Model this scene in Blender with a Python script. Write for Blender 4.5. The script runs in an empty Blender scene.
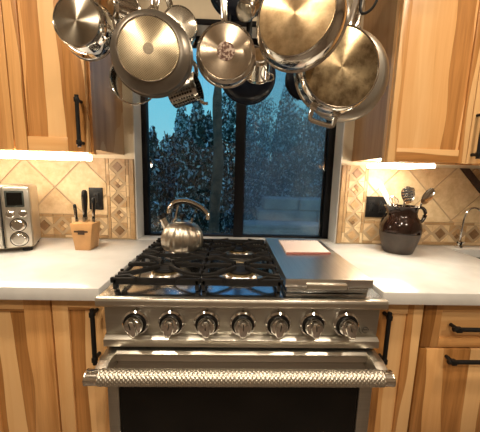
import bpy, bmesh, math, random
from mathutils import Vector, Matrix, Euler
R=math.radians; PI=math.pi
random.seed(7)
SC=bpy.context.scene; COL=SC.collection

# ------------------------------------------------------------------ materials
def nm(name):
    m=bpy.data.materials.new(name); m.use_nodes=True
    n=m.node_tree.nodes; l=m.node_tree.links
    return m,n,l,n['Principled BSDF']
def val(n,v):
    x=n.new('ShaderNodeValue'); x.outputs[0].default_value=v; return x.outputs[0]
def math_(n,l,op,a,b=None,c=None):
    x=n.new('ShaderNodeMath'); x.operation=op
    for i,q in enumerate((a,b,c)):
        if q is None: continue
        if isinstance(q,(int,float)): x.inputs[i].default_value=q
        else: l.new(q,x.inputs[i])
    return x.outputs[0]
def ramp(n,l,fac,stops,interp='LINEAR'):
    x=n.new('ShaderNodeValToRGB'); x.color_ramp.interpolation=interp
    e=x.color_ramp.elements
    while len(e)>1: e.remove(e[-1])
    e[0].position=stops[0][0]; e[0].color=(*stops[0][1],1)
    for p,c in stops[1:]:
        k=e.new(p); k.color=(*c,1)
    l.new(fac,x.inputs[0]); return x.outputs[0]
def objco(n,l,scale=(1,1,1),loc=(0,0,0),rnd=False):
    t=n.new('ShaderNodeTexCoord'); m=n.new('ShaderNodeMapping')
    m.inputs['Scale'].default_value=scale; m.inputs['Location'].default_value=loc
    l.new(t.outputs['Object'],m.inputs[0])
    if rnd:
        o=n.new('ShaderNodeObjectInfo'); v=n.new('ShaderNodeVectorMath'); v.operation='SCALE'
        v.inputs[0].default_value=(3.1,2.3,7.7); l.new(o.outputs['Random'],v.inputs['Scale'])
        a=n.new('ShaderNodeVectorMath'); l.new(t.outputs['Object'],a.inputs[0]); l.new(v.outputs[0],a.inputs[1])
        l.new(a.outputs[0],m.inputs[0])
    return m.outputs[0]
def noise(n,l,co,scale,detail=3,rough=.5,dist=0):
    x=n.new('ShaderNodeTexNoise'); x.inputs['Scale'].default_value=scale; x.inputs['Detail'].default_value=detail
    x.inputs['Roughness'].default_value=rough; x.inputs['Distortion'].default_value=dist
    l.new(co,x.inputs['Vector']); return x.outputs['Fac']
def bump(n,l,b,h,strength=.3,dist=.001):
    x=n.new('ShaderNodeBump'); x.inputs['Strength'].default_value=strength; x.inputs['Distance'].default_value=dist
    l.new(h,x.inputs['Height']); l.new(x.outputs[0],b.inputs['Normal'])
def plain(name,col,rough=.5,metal=0,coat=0,spec=.5,var=.0,vscale=30,aniso=0):
    m,n,l,b=nm(name)
    b.inputs['Base Color'].default_value=(*col,1); b.inputs['Roughness'].default_value=rough
    b.inputs['Metallic'].default_value=metal; b.inputs['Coat Weight'].default_value=coat
    b.inputs['Specular IOR Level'].default_value=spec
    co=objco(n,l); f=noise(n,l,co,vscale)
    lo=tuple(c*(1-var) for c in col); hi=tuple(min(1,c*(1+var)) for c in col)
    l.new(ramp(n,l,f,[(.3,lo),(.7,hi)]),b.inputs['Base Color'])
    return m
def emis(name,col,s):
    m,n,l,b=nm(name); b.inputs['Base Color'].default_value=(*col,1)
    b.inputs['Emission Color'].default_value=(*col,1); b.inputs['Emission Strength'].default_value=s
    return m
def brushed(name,col,rough=.28,axis='X',amount=.12,aniso=.5):
    m,n,l,b=nm(name); b.inputs['Metallic'].default_value=1
    sc={'X':(2,160,160),'Z':(160,160,2),'Y':(160,2,160)}[axis]
    co=objco(n,l,sc); f=noise(n,l,co,3,4,.6)
    l.new(ramp(n,l,f,[(.25,tuple(c*.86 for c in col)),(.75,tuple(min(1,c*1.08) for c in col))]),b.inputs['Base Color'])
    mr=n.new('ShaderNodeMapRange'); l.new(f,mr.inputs[0]); mr.inputs[3].default_value=rough-amount/2; mr.inputs[4].default_value=rough+amount/2
    l.new(mr.outputs[0],b.inputs['Roughness']); bump(n,l,b,f,.12,.0003)
    return m
def radial(name,col,rough=.25,dark=None,stain=0,aniso=.85,dots=False):
    """turned / radially brushed disc, axis = local Y"""
    m,n,l,b=nm(name); b.inputs['Metallic'].default_value=1
    b.inputs['Roughness'].default_value=rough; b.inputs['Anisotropic'].default_value=aniso; b.inputs['Anisotropic Rotation'].default_value=.25
    tg=n.new('ShaderNodeTangent'); tg.direction_type='RADIAL'; tg.axis='Y'
    l.new(tg.outputs[0],b.inputs['Tangent'])
    co=objco(n,l); sx=n.new('ShaderNodeSeparateXYZ'); l.new(co,sx.inputs[0])
    X,Z=sx.outputs['X'],sx.outputs['Z']
    r=math_(n,l,'SQRT',math_(n,l,'ADD',math_(n,l,'MULTIPLY',X,X),math_(n,l,'MULTIPLY',Z,Z)))
    f=noise(n,l,co,22,5,.65)
    d=dark or tuple(c*.6 for c in col)
    c1=ramp(n,l,f,[(.5-.35*(1-stain)-.1,d),(.62,col)])
    ring=math_(n,l,'SINE',math_(n,l,'MULTIPLY',r,3000))
    if dots:
        a=math_(n,l,'SINE',math_(n,l,'MULTIPLY',X,950)); c=math_(n,l,'SINE',math_(n,l,'MULTIPLY',Z,950))
        h=math_(n,l,'MULTIPLY',a,c)
        k=math_(n,l,'GREATER_THAN',h,.35)
        mx=n.new('ShaderNodeMix'); mx.data_type='RGBA'; l.new(k,mx.inputs[0]); l.new(c1,mx.inputs[6])
        mx.inputs[7].default_value=(*tuple(v*.45 for v in col),1); l.new(mx.outputs[2],b.inputs['Base Color'])
        bump(n,l,b,h,.15,.0006)
    else:
        l.new(c1,b.inputs['Base Color']); bump(n,l,b,ring,.04,.0002)
    return m

def wood(name,grain='Z',tint=(1,1,1),bw=.075,dark=.5):
    m,n,l,b=nm(name)
    co=objco(n,l,rnd=True)
    sx=n.new('ShaderNodeSeparateXYZ'); l.new(co,sx.inputs[0])
    across=sx.outputs['X'] if grain=='Z' else sx.outputs['Z']
    sc=(6,6,2.0) if grain=='Z' else (2.0,6,6)
    def mp(s):
        q=n.new('ShaderNodeMapping'); q.inputs['Scale'].default_value=s; l.new(co,q.inputs[0]); return q.outputs[0]
    wob=noise(n,l,mp(sc),.6,2)
    a=math_(n,l,'ADD',math_(n,l,'DIVIDE',across,bw),math_(n,l,'MULTIPLY',wob,1.9))
    idx=math_(n,l,'FLOOR',a); wn=n.new('ShaderNodeTexWhiteNoise'); wn.noise_dimensions='1D'; l.new(idx,wn.inputs['W'])
    s2=(26,26,1.3) if grain=='Z' else (1.3,26,26)
    streak=noise(n,l,mp(s2),1.1,4,.55,.6)
    s3=(150,150,4) if grain=='Z' else (4,150,150)
    fine=noise(n,l,mp(s3),1.5,3,.6)
    t=math_(n,l,'ADD',math_(n,l,'MULTIPLY',wn.outputs['Value'],.50),math_(n,l,'MULTIPLY',streak,.42))
    t=math_(n,l,'SUBTRACT',math_(n,l,'ADD',t,math_(n,l,'MULTIPLY',fine,.14)),.05)
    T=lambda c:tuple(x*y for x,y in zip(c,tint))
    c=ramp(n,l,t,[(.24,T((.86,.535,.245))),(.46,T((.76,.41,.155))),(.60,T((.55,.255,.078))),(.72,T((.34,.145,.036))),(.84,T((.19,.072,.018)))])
    l.new(c,b.inputs['Base Color']); b.inputs['Roughness'].default_value=.34; b.inputs['Coat Weight'].default_value=.15
    b.inputs['Coat Roughness'].default_value=.25
    bump(n,l,b,fine,.12,.0006)
    return m
M={}
M['wood_v']=wood('hickory_vertical','Z'); M['wood_h']=wood('hickory_horizontal','X')
M['wood_side']=wood('hickory_side_blue_shade','Z',(.62,.66,.80),.16)  # same wood, dim bluish window light painted in by a darker, bluer tint
M['wood_dark']=plain('cabinet_inside',(.18,.11,.06),.7)
M['steel']=brushed('brushed_steel_horizontal',(.50,.48,.43),.40,'X')
M['steel_top']=brushed('cooktop_steel',(.66,.67,.67),.17,'X',.06)
M['steel_bright']=brushed('bright_steel_trim',(.70,.67,.60),.33,'X')
M['steel_z']=brushed('brushed_steel_vertical',(.52,.49,.43),.36,'Z')
M['steel_y']=brushed('brushed_steel_lid',(.72,.70,.67),.31,'Y',.05)
M['kettle']=brushed('kettle_steel',(.54,.49,.41),.31,'Z',.08)
M['chrome']=plain('chrome',(.80,.80,.79),.06,1)
M['chrome_warm']=plain('polished_steel',(.70,.67,.61),.15,1)
M['knurl']=plain('knurled_steel',(.62,.58,.50),.42,1)
M['alu']=plain('toaster_satin_metal',(.62,.58,.51),.35,1,var=.05)
M['iron']=plain('cast_iron',(.011,.010,.0095),.5,0,var=.3,spec=.2)
M['black']=plain('black_iron_hardware',(.008,.0075,.0075),.45,spec=.3)
M['blackpl']=plain('black_plastic',(.007,.0065,.0065),.35,spec=.3)
M['darkgap']=plain('dark_gap',(.006,.005,.005),.8)
M['oven_glass']=plain('oven_door_glass',(.004,.0035,.003),.05,0,spec=.28)
M['screen']=plain('display_screen',(.035,.04,.035),.15)
M['frame']=plain('window_frame_black',(.006,.006,.008),.5,spec=.15)
M['grout']=plain('grout',(.42,.31,.19),.9)
M['quartz']=plain('quartz_countertop',(.64,.63,.61),.20,var=.08,vscale=9)
M['wall']=plain('painted_wall',(.74,.64,.47),.75,var=.02)
M['wallroom']=plain('painted_room_wall',(.27,.22,.17),.8,var=.05,vscale=1.5)
M['jamb']=plain('window_jamb_paint',(.70,.69,.66),.5)
M['ceiling']=plain('ceiling_paint',(.80,.72,.60),.8)
M['floor']=plain('floor_wood',(.13,.10,.08),.4,var=.3,vscale=3)
M['anod']=plain('anodised_pan_side',(.20,.175,.145),.32,.75,var=.06)
M['blackpan']=plain('black_pan',(.008,.011,.020),.3,.0,spec=.25)
M['ledwhite']=emis('led_strip_glow',(1,.90,.72),24)
M['canlight']=emis('ceiling_lamp_glow',(1,.82,.58),14)
M['pitcher']=plain('brown_glaze',(.014,.006,.004),.14,coat=.35,var=.4,vscale=20)
M['pitcher_low']=plain('brown_matt_glaze',(.042,.028,.020),.4,var=.2)
M['white']=plain('white_plastic',(.75,.72,.66),.4)
M['blockwood']=plain('knife_block_wood',(.52,.28,.11),.4,var=.15,vscale=14)
M['label']=plain('dark_label',(.05,.025,.012),.4)
M['paper']=plain('pale_pink_paper',(.86,.70,.64),.7)
M['paperedge']=plain('pad_red_edge',(.30,.10,.08),.6)
M['brass']=plain('brass_burner',(.55,.42,.22),.3,1)
M['alu_base']=plain('burner_base',(.55,.52,.48),.3,1)
M['icon']=plain('dark_print',(.05,.045,.04),.5)
M['red']=plain('red_indicator',(.5,.02,.01),.4)
M['leaf']=plain('leaf_green',(.040,.062,.042),.6,var=.6,vscale=5)
M['leaf2']=plain('leaf_pale',(.70,.88,.84),.5,var=.3,vscale=5)
M['bark']=plain('bark',(.12,.075,.045),.9,var=.4,vscale=9)
M['stone']=plain('garden_stone',(.40,.35,.28),.9,var=.35,vscale=4)
M['soil']=plain('garden_soil',(.07,.06,.05),.95,var=.4)
M['sink']=plain('dark_sink_basin',(.03,.032,.04),.25,.4)
M['base_steel']=radial('pan_base_steel',(.46,.41,.33),.26)
M['base_brown']=radial('pan_base_stained',(.44,.34,.20),.30,(.13,.085,.045),.75,.8)
M['base_brass']=radial('pan_base_brass',(.72,.54,.32),.30,(.36,.23,.11),.6,.8)
M['base_dots']=radial('pan_base_dotted',(.60,.50,.34),.28,aniso=.8,dots=True)
M['base_small']=radial('pan_base_small',(.50,.41,.31),.25,aniso=.88)
M['mesh_steel']=None
def perf():
    m,n,l,b=nm('perforated_steel'); co=objco(n,l); s=n.new('ShaderNodeTexVoronoi'); s.inputs['Scale'].default_value=120
    s.inputs['Randomness'].default_value=.15
    l.new(co,s.inputs['Vector']); l.new(ramp(n,l,s.outputs['Distance'],[(.34,(.02,.018,.015)),(.50,(.5,.47,.42))]),b.inputs['Base Color'])
    b.inputs['Metallic'].default_value=1; b.inputs['Roughness'].default_value=.25; return m
M['mesh_steel']=perf()
def tile(name,c1,c2,seed):
    m,n,l,b=nm(name); co=objco(n,l,(1,1,1),(seed,0,0))
    f=noise(n,l,co,9,6,.62,.8); g=noise(n,l,co,45,4,.6)
    t=math_(n,l,'ADD',math_(n,l,'MULTIPLY',f,.65),math_(n,l,'MULTIPLY',g,.35))
    l.new(ramp(n,l,t,[(.36,c2),(.60,c1)]),b.inputs['Base Color'])
    b.inputs['Roughness'].default_value=.5; bump(n,l,b,g,.35,.002); return m
TILE=[tile('travertine_cream',(.66,.49,.29),(.48,.32,.165),0),tile('travertine_light',(.71,.55,.34),(.54,.38,.20),3),
      tile('travertine_tan',(.47,.30,.145),(.32,.19,.085),5),tile('travertine_brown',(.26,.145,.065),(.16,.085,.035),8)]
M['rope']=tile('dark_rope_trim',(.060,.028,.015),(.016,.007,.004),2)
def thin_glass(name,tint=(1,1,1),rough=0.0,ior=1.45,extra=0.0):
    m,n,l,b=nm(name); n.remove(b)
    tr=n.new('ShaderNodeBsdfTransparent'); tr.inputs[0].default_value=(*tint,1)
    gl=n.new('ShaderNodeBsdfGlossy'); gl.inputs['Roughness'].default_value=rough
    fr=n.new('ShaderNodeFresnel'); fr.inputs[0].default_value=ior
    mx=n.new('ShaderNodeMixShader'); l.new(math_(n,l,'ADD',fr.outputs[0],extra),mx.inputs[0]); l.new(tr.outputs[0],mx.inputs[1]); l.new(gl.outputs[0],mx.inputs[2])
    l.new(mx.outputs[0],n['Material Output'].inputs[0]); return m
M['glass']=thin_glass('window_glass',(.93,.97,.98))
M['lidglass']=thin_glass('lid_glass',(.88,.9,.9),.02,1.5,.02)
def screen():
    m,n,l,b=nm('insect_screen'); n.remove(b)
    tr=n.new('ShaderNodeBsdfTransparent'); df=n.new('ShaderNodeBsdfDiffuse'); df.inputs[0].default_value=(.20,.25,.27,1)
    co=objco(n,l); f=noise(n,l,co,3,3); mr=n.new('ShaderNodeMapRange'); l.new(f,mr.inputs[0]); mr.inputs[3].default_value=.22; mr.inputs[4].default_value=.36
    tl=n.new('ShaderNodeBsdfTranslucent'); tl.inputs[0].default_value=(.20,.27,.30,1)
    a=n.new('ShaderNodeAddShader'); l.new(df.outputs[0],a.inputs[0]); l.new(tl.outputs[0],a.inputs[1])
    mx=n.new('ShaderNodeMixShader'); l.new(mr.outputs[0],mx.inputs[0]); l.new(tr.outputs[0],mx.inputs[1]); l.new(a.outputs[0],mx.inputs[2])
    l.new(mx.outputs[0],n['Material Output'].inputs[0]); return m
M['screenmesh']=screen()

# ------------------------------------------------------------------ mesh builder
class MB:
    def __init__(s): s.b=bmesh.new(); s.mi=0; s.T=None
    def _v(s,co):
        co=Vector(co)
        return s.b.verts.new(s.T@co if s.T else co)
    def _f(s,vs):
        try: f=s.b.faces.new(vs); f.material_index=s.mi; return f
        except ValueError: return None
    def box(s,x0,x1,y0,y1,z0,z1,bev=0,seg=2):
        v=[s._v((x,y,z)) for x in(x0,x1) for y in(y0,y1) for z in(z0,z1)]
        fs=[s._f([v[i] for i in q]) for q in((0,1,3,2),(4,6,7,5),(0,4,5,1),(2,3,7,6),(0,2,6,4),(1,5,7,3))]
        if bev>0:
            es=list({e for f in fs for e in f.edges})
            r=bmesh.ops.bevel(s.b,geom=es,offset=bev,segments=seg,profile=.5,affect='EDGES')
            for f in r['faces']: f.material_index=s.mi
        return s
    def prism(s,poly,a0,a1,axis='Y',bev=0):
        """poly in the two other axes: X-> (y,z), Y-> (x,z), Z-> (x,y)"""
        def P(u,w,a): return {'X':(a,u,w),'Y':(u,a,w),'Z':(u,w,a)}[axis]
        A=[s._v(P(u,w,a0)) for u,w in poly]; B=[s._v(P(u,w,a1)) for u,w in poly]
        k=len(poly); fs=[s._f(A),s._f(B[::-1])]
        for i in range(k): fs.append(s._f([A[i],A[(i+1)%k],B[(i+1)%k],B[i]]))
        if bev>0:
            es=list({e for f in fs if f for e in f.edges})
            r=bmesh.ops.bevel(s.b,geom=es,offset=bev,segments=2,profile=.5,affect='EDGES')
            for f in r['faces']: f.material_index=s.mi
        return s
    def lathe(s,prof,seg=48,axis='Z',c=(0,0,0),fr=None):
        """prof: (r, h); fr(angle,h)->radius factor"""
        rings=[]
        for r,h in prof:
            if r<1e-6:
                p={'Z':(0,0,h),'Y':(0,h,0),'X':(h,0,0)}[axis]; rings.append([s._v((c[0]+p[0],c[1]+p[1],c[2]+p[2]))]); continue
            ring=[]
            for i in range(seg):
                a=2*PI*i/seg; q=r*(fr(a,h) if fr else 1); u,w=q*math.cos(a),q*math.sin(a)
                p={'Z':(u,w,h),'Y':(u,h,w),'X':(h,u,w)}[axis]; ring.append(s._v((c[0]+p[0],c[1]+p[1],c[2]+p[2])))
            rings.append(ring)
        for A,B in zip(rings,rings[1:]):
            for i in range(seg):
                j=(i+1)%seg
                if len(A)==1 and len(B)==1: break
                if len(A)==1: s._f([A[0],B[i],B[j]])
                elif len(B)==1: s._f([A[i],A[j],B[0]])
                else: s._f([A[i],A[j],B[j],B[i]])
        return s
    def tube(s,pts,r,seg=10,cap=True,closed=False,flat=None):
        """flat=(w,t,upvector): elliptical section"""
        P=[Vector(p) for p in pts]; n=len(P); rings=[]; up=None
        for i in range(n):
            if closed: d=(P[(i+1)%n]-P[i-1]).normalized()
            else: d=(P[min(i+1,n-1)]-P[max(i-1,0)]).normalized()
            if up is None: up=Vector(flat[2]) if flat else (Vector((0,0,1)) if abs(d.z)<.9 else Vector((0,1,0)))
            if flat: up=Vector(flat[2])
            u=(up-d*up.dot(d)); 
            if u.length<1e-5: u=d.orthogonal()
            u.normalize(); w=d.cross(u); 
            if not flat: up=u
            rr=r[i] if isinstance(r,(list,tuple)) else r
            ra,rb=(rr,rr) if not flat else (rr*flat[1],rr*flat[0])
            rings.append([s._v(P[i]+u*math.cos(2*PI*k/seg)*ra+w*math.sin(2*PI*k/seg)*rb) for k in range(seg)])
        m=n if closed else n-1
        for i in range(m):
            A,B=rings[i],rings[(i+1)%n]
            for k in range(seg): s._f([A[k],A[(k+1)%seg],B[(k+1)%seg],B[k]])
        if cap and not closed: s._f(rings[0][::-1]); s._f(rings[-1])
        return s
def spline(pts,k=6):
    P=[Vector(p) for p in pts]; out=[]
    for i in range(len(P)-1):
        a,b,c,d=P[max(i-1,0)],P[i],P[i+1],P[min(i+2,len(P)-1)]
        for j in range(k):
            t=j/k; out.append(.5*((2*b)+(c-a)*t+(2*a-5*b+4*c-d)*t*t+(3*b-a-3*c+d)*t**3))
    out.append(P[-1]); return out
OFF={}
def obj(name,mb,mat,parent=None,smooth=True,ang=35,local=False):
    """verts are in world space unless local; parents are never rotated when not local"""
    bmesh.ops.recalc_face_normals(mb.b,faces=mb.b.faces[:])
    me=bpy.data.meshes.new(name)
    off=Vector((0,0,0))
    if parent is not None and not local:
        off=OFF[parent.name]; bmesh.ops.translate(mb.b,verts=mb.b.verts,vec=-off)
    mb.b.to_mesh(me); mb.b.free()
    for m in (mat if isinstance(mat,(list,tuple)) else [mat]): me.materials.append(m if not isinstance(m,str) else M[m])
    o=bpy.data.objects.new(name,me); COL.objects.link(o)
    if parent is not None: o.parent=parent
    OFF[o.name]=off
    if smooth:
        for p in me.polygons: p.use_smooth=True
        me.set_sharp_from_angle(angle=R(ang))
    return o
def tag(o,label=None,cat=None,group=None,kind=None):
    for k,v in (('label',label),('category',cat),('group',group),('kind',kind)):
        if v: o[k]=v
    return o
def thing(name,label,cat,loc=(0,0,0),rot=(0,0,0),group=None):
    o=bpy.data.objects.new(name,None); COL.objects.link(o); o.empty_display_size=.05
    o.location=loc; o.rotation_euler=rot; OFF[o.name]=Vector(loc)
    return tag(o,label,cat,group)
def struct(name,mb,mat,**k):
    o=obj(name,mb,mat,**k); o['kind']='structure'; return o
def dup(root,loc,rot=None,label=None):
    r=root.copy(); COL.objects.link(r); r.location=loc
    if rot is not None: r.rotation_euler=rot
    if label: r['label']=label
    for ch in list(root.children):
        c=ch.copy(); COL.objects.link(c); c.parent=r
        for g in list(ch.children):
            d=g.copy(); COL.objects.link(d); d.parent=c
    return r

# ------------------------------------------------------------------ room shell
ZC=2.60; XL,XR,YB=-2.3,2.5,-3.6; HD=2.03; WXL,WXR=-.572,.551; JD=.11; WT=.20
w=MB()
w.box(XL,WXL,0,WT,0,ZC); w.box(WXR,XR,0,WT,0,ZC); w.box(WXL,WXR,0,WT,HD,ZC); w.box(WXL,WXR,0,WT,0,.8695)
struct('wall_back',w,'wall',smooth=False)
struct('wall_front',MB().box(XL,XR,YB-.12,YB,0,ZC),'wallroom',smooth=False)
struct('wall_left',MB().box(XL-.12,XL,YB,0,0,ZC),'wallroom',smooth=False)
struct('wall_right',MB().box(XR,XR+.12,YB,0,0,ZC),'wallroom',smooth=False)
struct('floor',MB().box(XL-.12,XR+.12,YB-.12,WT,-.08,0),'floor',smooth=False)
struct('ceiling',MB().box(XL-.12,XR+.12,YB-.12,WT,ZC,ZC+.08),'ceiling',smooth=False)
# jamb lining
j=MB(); j.box(WXL,WXL+.006,.0,JD,.914,HD); j.box(WXR-.006,WXR,0,JD,.914,HD); j.box(WXL,WXR,0,JD,HD-.006,HD)
struct('trim_1',j,'jamb',smooth=False)
j=MB(); j.box(WXL-.002,WXR+.002,-.006,.002,HD-.006,HD+.018)
struct('trim_2',j,'frame',smooth=False)
# window
FY0,FY1=JD,JD+.05
f=MB(); fw=.035
f.box(WXL,WXL+fw,FY0,FY1,.90,HD,.003); f.box(WXR-fw-.008,WXR,FY0,FY1,.90,HD,.003)
f.box(WXL,WXR,FY0,FY1,.90,.925,.003); f.box(WXL,WXR,FY0,FY1,HD-.05,HD,.003)
f.box(-.033,.022,FY0-.006,FY1,.90,HD,.003)
win=struct('window_1',f,'frame')
g=MB().box(WXL+fw-.003,-.030,FY0+.02,FY0+.024,.92,HD-.045); obj('glass_pane',g,'glass',win,smooth=False)
g=MB().box(.019,WXR-fw-.005,FY0+.02,FY0+.024,.92,HD-.045); obj('glass_pane',g,'glass',win,smooth=False)
g=MB().box(.019,WXR-fw-.005,FY0+.040,FY0+.041,.92,HD-.045); obj('insect_screen',g,'screenmesh',win,smooth=False)
s=MB(); s.box(.018,.028,FY0+.036,FY0+.046,.92,HD-.05); s.box(WXR-fw-.016,WXR-fw-.004,FY0+.036,FY0+.046,.92,HD-.05);
obj('screen_frame',s,'frame',win,smooth=False)

# ------------------------------------------------------------------ backsplash tiles
def clip(poly,x0,x1,z0,z1):
    def cl(p,ins,inter):
        out=[]
        for i in range(len(p)):
            a,b=p[i-1],p[i]
            if ins(b):
                if not ins(a): out.append(inter(a,b))
                out.append(b)
            elif ins(a): out.append(inter(a,b))
        return out
    def X(c): return lambda a,b:(c,a[1]+(b[1]-a[1])*(c-a[0])/(b[0]-a[0]))
    def Z(c): return lambda a,b:(a[0]+(b[0]-a[0])*(c-a[1])/(b[1]-a[1]),c)
    for ins,it in((lambda p:p[0]>=x0,X(x0)),(lambda p:p[0]<=x1,X(x1)),(lambda p:p[1]>=z0,Z(z0)),(lambda p:p[1]<=z1,Z(z1))):
        if len(poly)<3: return []
        poly=cl(poly,ins,it)
    if len(poly)<3: return []
    ar=abs(sum(poly[i-1][0]*poly[i][1]-poly[i][0]*poly[i-1][1] for i in range(len(poly))))/2
    return poly if ar>4e-5 else []
S2=2**.5
def put(mb,poly,m,y0=-.004,y1=-.009):
    mb.mi=m; mb.prism(poly,y0,y1,'Y')
def diag_field(mb,x0,x1,z0,z1,s0,d0,p,skip=None):
    g=.0042
    for i in range(-12,13):
        for k in range(-14,15):
            a0,a1=s0+i*p+g,s0+(i+1)*p-g; b0,b1=d0+k*p+g,d0+(k+1)*p-g
            if skip and skip(i,k): continue
            P=[((s+d)/S2,(s-d)/S2) for s,d in((a0,b0),(a0,b1),(a1,b1),(a1,b0))]
            P=clip(P,x0,x1,z0,z1)
            if P: put(mb,P,random.choice((0,0,1,1,0)))
def border(mb,u0,u1,w0,w1,vert):
    """mosaic border band: u along, w across; thin edge strips, diamonds between"""
    Q=(lambda u,w:(w,u)) if vert else (lambda u,w:(u,w))
    g=.0015; e=.016; W=w1-w0
    # edge strips
    for a,b in((w0,w0+e),(w1-e,w1)):
        u=u0
        while u<u1-1e-4:
            v=min(u+.058,u1); put(mb,[Q(u+g,a+g),Q(v-g,a+g),Q(v-g,b-g),Q(u+g,b-g)],random.choice((2,0,2,2))); u=v
    a,b=w0+e,w1-e; h=(b-a)/2; c=(a+b)/2; n=max(1,round((u1-u0)/(2*h))); st=(u1-u0)/n; k=st/2
    for i in range(n):
        uc=u0+st*(i+.5)
        dm=lambda f:[Q(uc-k*f,c),Q(uc,c-h*f),Q(uc+k*f,c),Q(uc,c+h*f)]
        if i%2==0: put(mb,dm(.62),random.choice((3,2,3)))
        else:
            for su,sw in((-1,0),(1,0),(0,-1),(0,1)):
                cu,cw=uc+su*k*.34,c+sw*h*.34
                put(mb,[Q(cu-k*.29,cw),Q(cu,cw-h*.29),Q(cu+k*.29,cw),Q(cu,cw+h*.29)],random.choice((2,3,2,0)))
        for su in(-1,1):
            for sw in(-1,1):
                # flanking triangles
                put(mb,[Q(uc+su*(k-g),c+sw*(h-g)),Q(uc+su*(k-g),c+sw*h*.16),Q(uc+su*k*.16,c+sw*(h-g))],random.choice((0,1,0,2)))
def rim_strip(mb,a0,a1,w0,w1,vert):
    g=.0015; Q=(lambda u,w:(w,u)) if vert else (lambda u,w:(u,w)); u=a0
    while u<a1-1e-4:
        v=min(u+.15,a1); put(mb,[Q(u+g,w0+g),Q(v-g,w0+g),Q(v-g,w1-g),Q(u+g,w1-g)],2,-.004,-.011); u=v
ZB=1.355
# left
t=MB(); t.mi=4; t.box(XL,WXL,-.005,0,.915,ZB-.001)
diag_field(t,XL+.01,-.722,1.052,ZB-.001,.145,-1.545,.213)
border(t,XL+.01,-.722,.920,1.050,False); border(t,1.052-.13,ZB-.001,-.719,-.600,True)
rim_strip(t,.918,ZB-.001,-.598,-.573,True)
o=obj('tile_backsplash',t,TILE+[M['grout']],smooth=False)
tag(o,'cream travertine tile backsplash with mosaic border, behind the toaster oven and knife block','backsplash')
# right
t=MB(); t.mi=4; t.box(WXR,XR,-.005,0,.915,ZB-.001)
S0,D0,PT=1.812,-.115,.213
sk=lambda i,k:(i==0 and k==0)
diag_field(t,.700,XR-.01,1.052,ZB-.001,S0,D0,PT,sk)
def sd(a0,a1,b0,b1,m,y1=-.009):
    P=clip([((s+d)/S2,(s-d)/S2) for s,d in((a0,b0),(a0,b1),(a1,b1),(a1,b0))],.7,XR,1.052,ZB-.001)
    if P: put(t,P,m,-.004,y1)
e=.034
sd(S0,S0+e,D0,D0+PT,5,-.014); sd(S0+PT-e,S0+PT,D0,D0+PT,5,-.014); sd(S0+e,S0+PT-e,D0,D0+e,5,-.014); sd(S0+e,S0+PT-e,D0+PT-e,D0+PT,5,-.014)
q=(PT-2*e)/4
for i in range(4):
    for k in range(4): sd(S0+e+i*q+.002,S0+e+(i+1)*q-.002,D0+e+k*q+.002,D0+e+(k+1)*q-.002,random.choice((2,3,0)))
border(t,.700,XR-.01,.920,1.050,False); border(t,1.052-.13,ZB-.001,.578,.698,True)
rim_strip(t,.918,ZB-.001,.552,.576,True)
o=obj('tile_backsplash',t,TILE+[M['grout'],M['rope']],smooth=False)
tag(o,'cream travertine tile backsplash with dark diamond inset, behind the brown pitcher','backsplash')

# ------------------------------------------------------------------ countertop
CY=-.655
c=MB()
c.box(XL+.01,-.462,CY,-.001,.871,.914,.003)
c.box(-.461,.461,-.025,-.001,.871,.914)
c.box(WXL+.001,WXR-.001,-.001,JD-.001,.871,.914)
SX0,SY0,SY1=1.165,-.46,-.085
c.box(.462,SX0,CY,-.001,.871,.914,.003); c.box(SX0,XR-.01,SY1,-.001,.871,.914); c.box(SX0,XR-.01,CY,SY0,.874,.914,.003); c.box(1.85,XR-.01,SY0,SY1,.874,.914)
o=obj('countertop',c,'quartz'); tag(o,'white quartz countertop running either side of the range and into the window sill','countertop')
s=thing('kitchen_sink','dark undermount sink sunk in the right-hand white countertop','sink',(1.5,-.27,.70))
b=MB(); b.box(SX0-.01,SX0,SY0-.01,SY1+.01,.70,.8705); b.box(1.85,1.86,SY0-.01,SY1+.01,.70,.8705); b.box(SX0,1.85,SY0-.01,SY0,.70,.8705); b.box(SX0,1.85,SY1,SY1+.01,.70,.8705); b.box(SX0-.01,1.86,SY0-.01,SY1+.01,.69,.70)
obj('basin',b,'sink',s); b=MB().lathe([(0,.705),(.04,.705),(.045,.701)],24,c=(1.5,-.27,0)); obj('drain',b,'chrome',s)
fa=thing('faucet','slim chrome drinking water faucet at the back edge of the sink','faucet',(1.235,-.045,.914))
b=MB().lathe([(0,.9145),(.020,.9145),(.020,.925),(.013,.93),(.013,.95),(.008,.955),(0,.955)],24,c=(1.235,-.045,0)); obj('faucet_base',b,'chrome',fa)
b=MB().tube(spline([(1.235,-.045,.95),(1.237,-.045,1.04),(1.243,-.047,1.10),(1.262,-.052,1.135),(1.290,-.06,1.14),(1.315,-.07,1.115)]),.0048,10); obj('spout',b,'chrome',fa)
b=MB().tube([(1.235,-.045,.938),(1.215,-.062,.944),(1.196,-.075,.952)],.005,8); b.tube([(1.235,-.045,.938),(1.258,-.05,.947)],.006,8); obj('lever',b,'chrome',fa)

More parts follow.
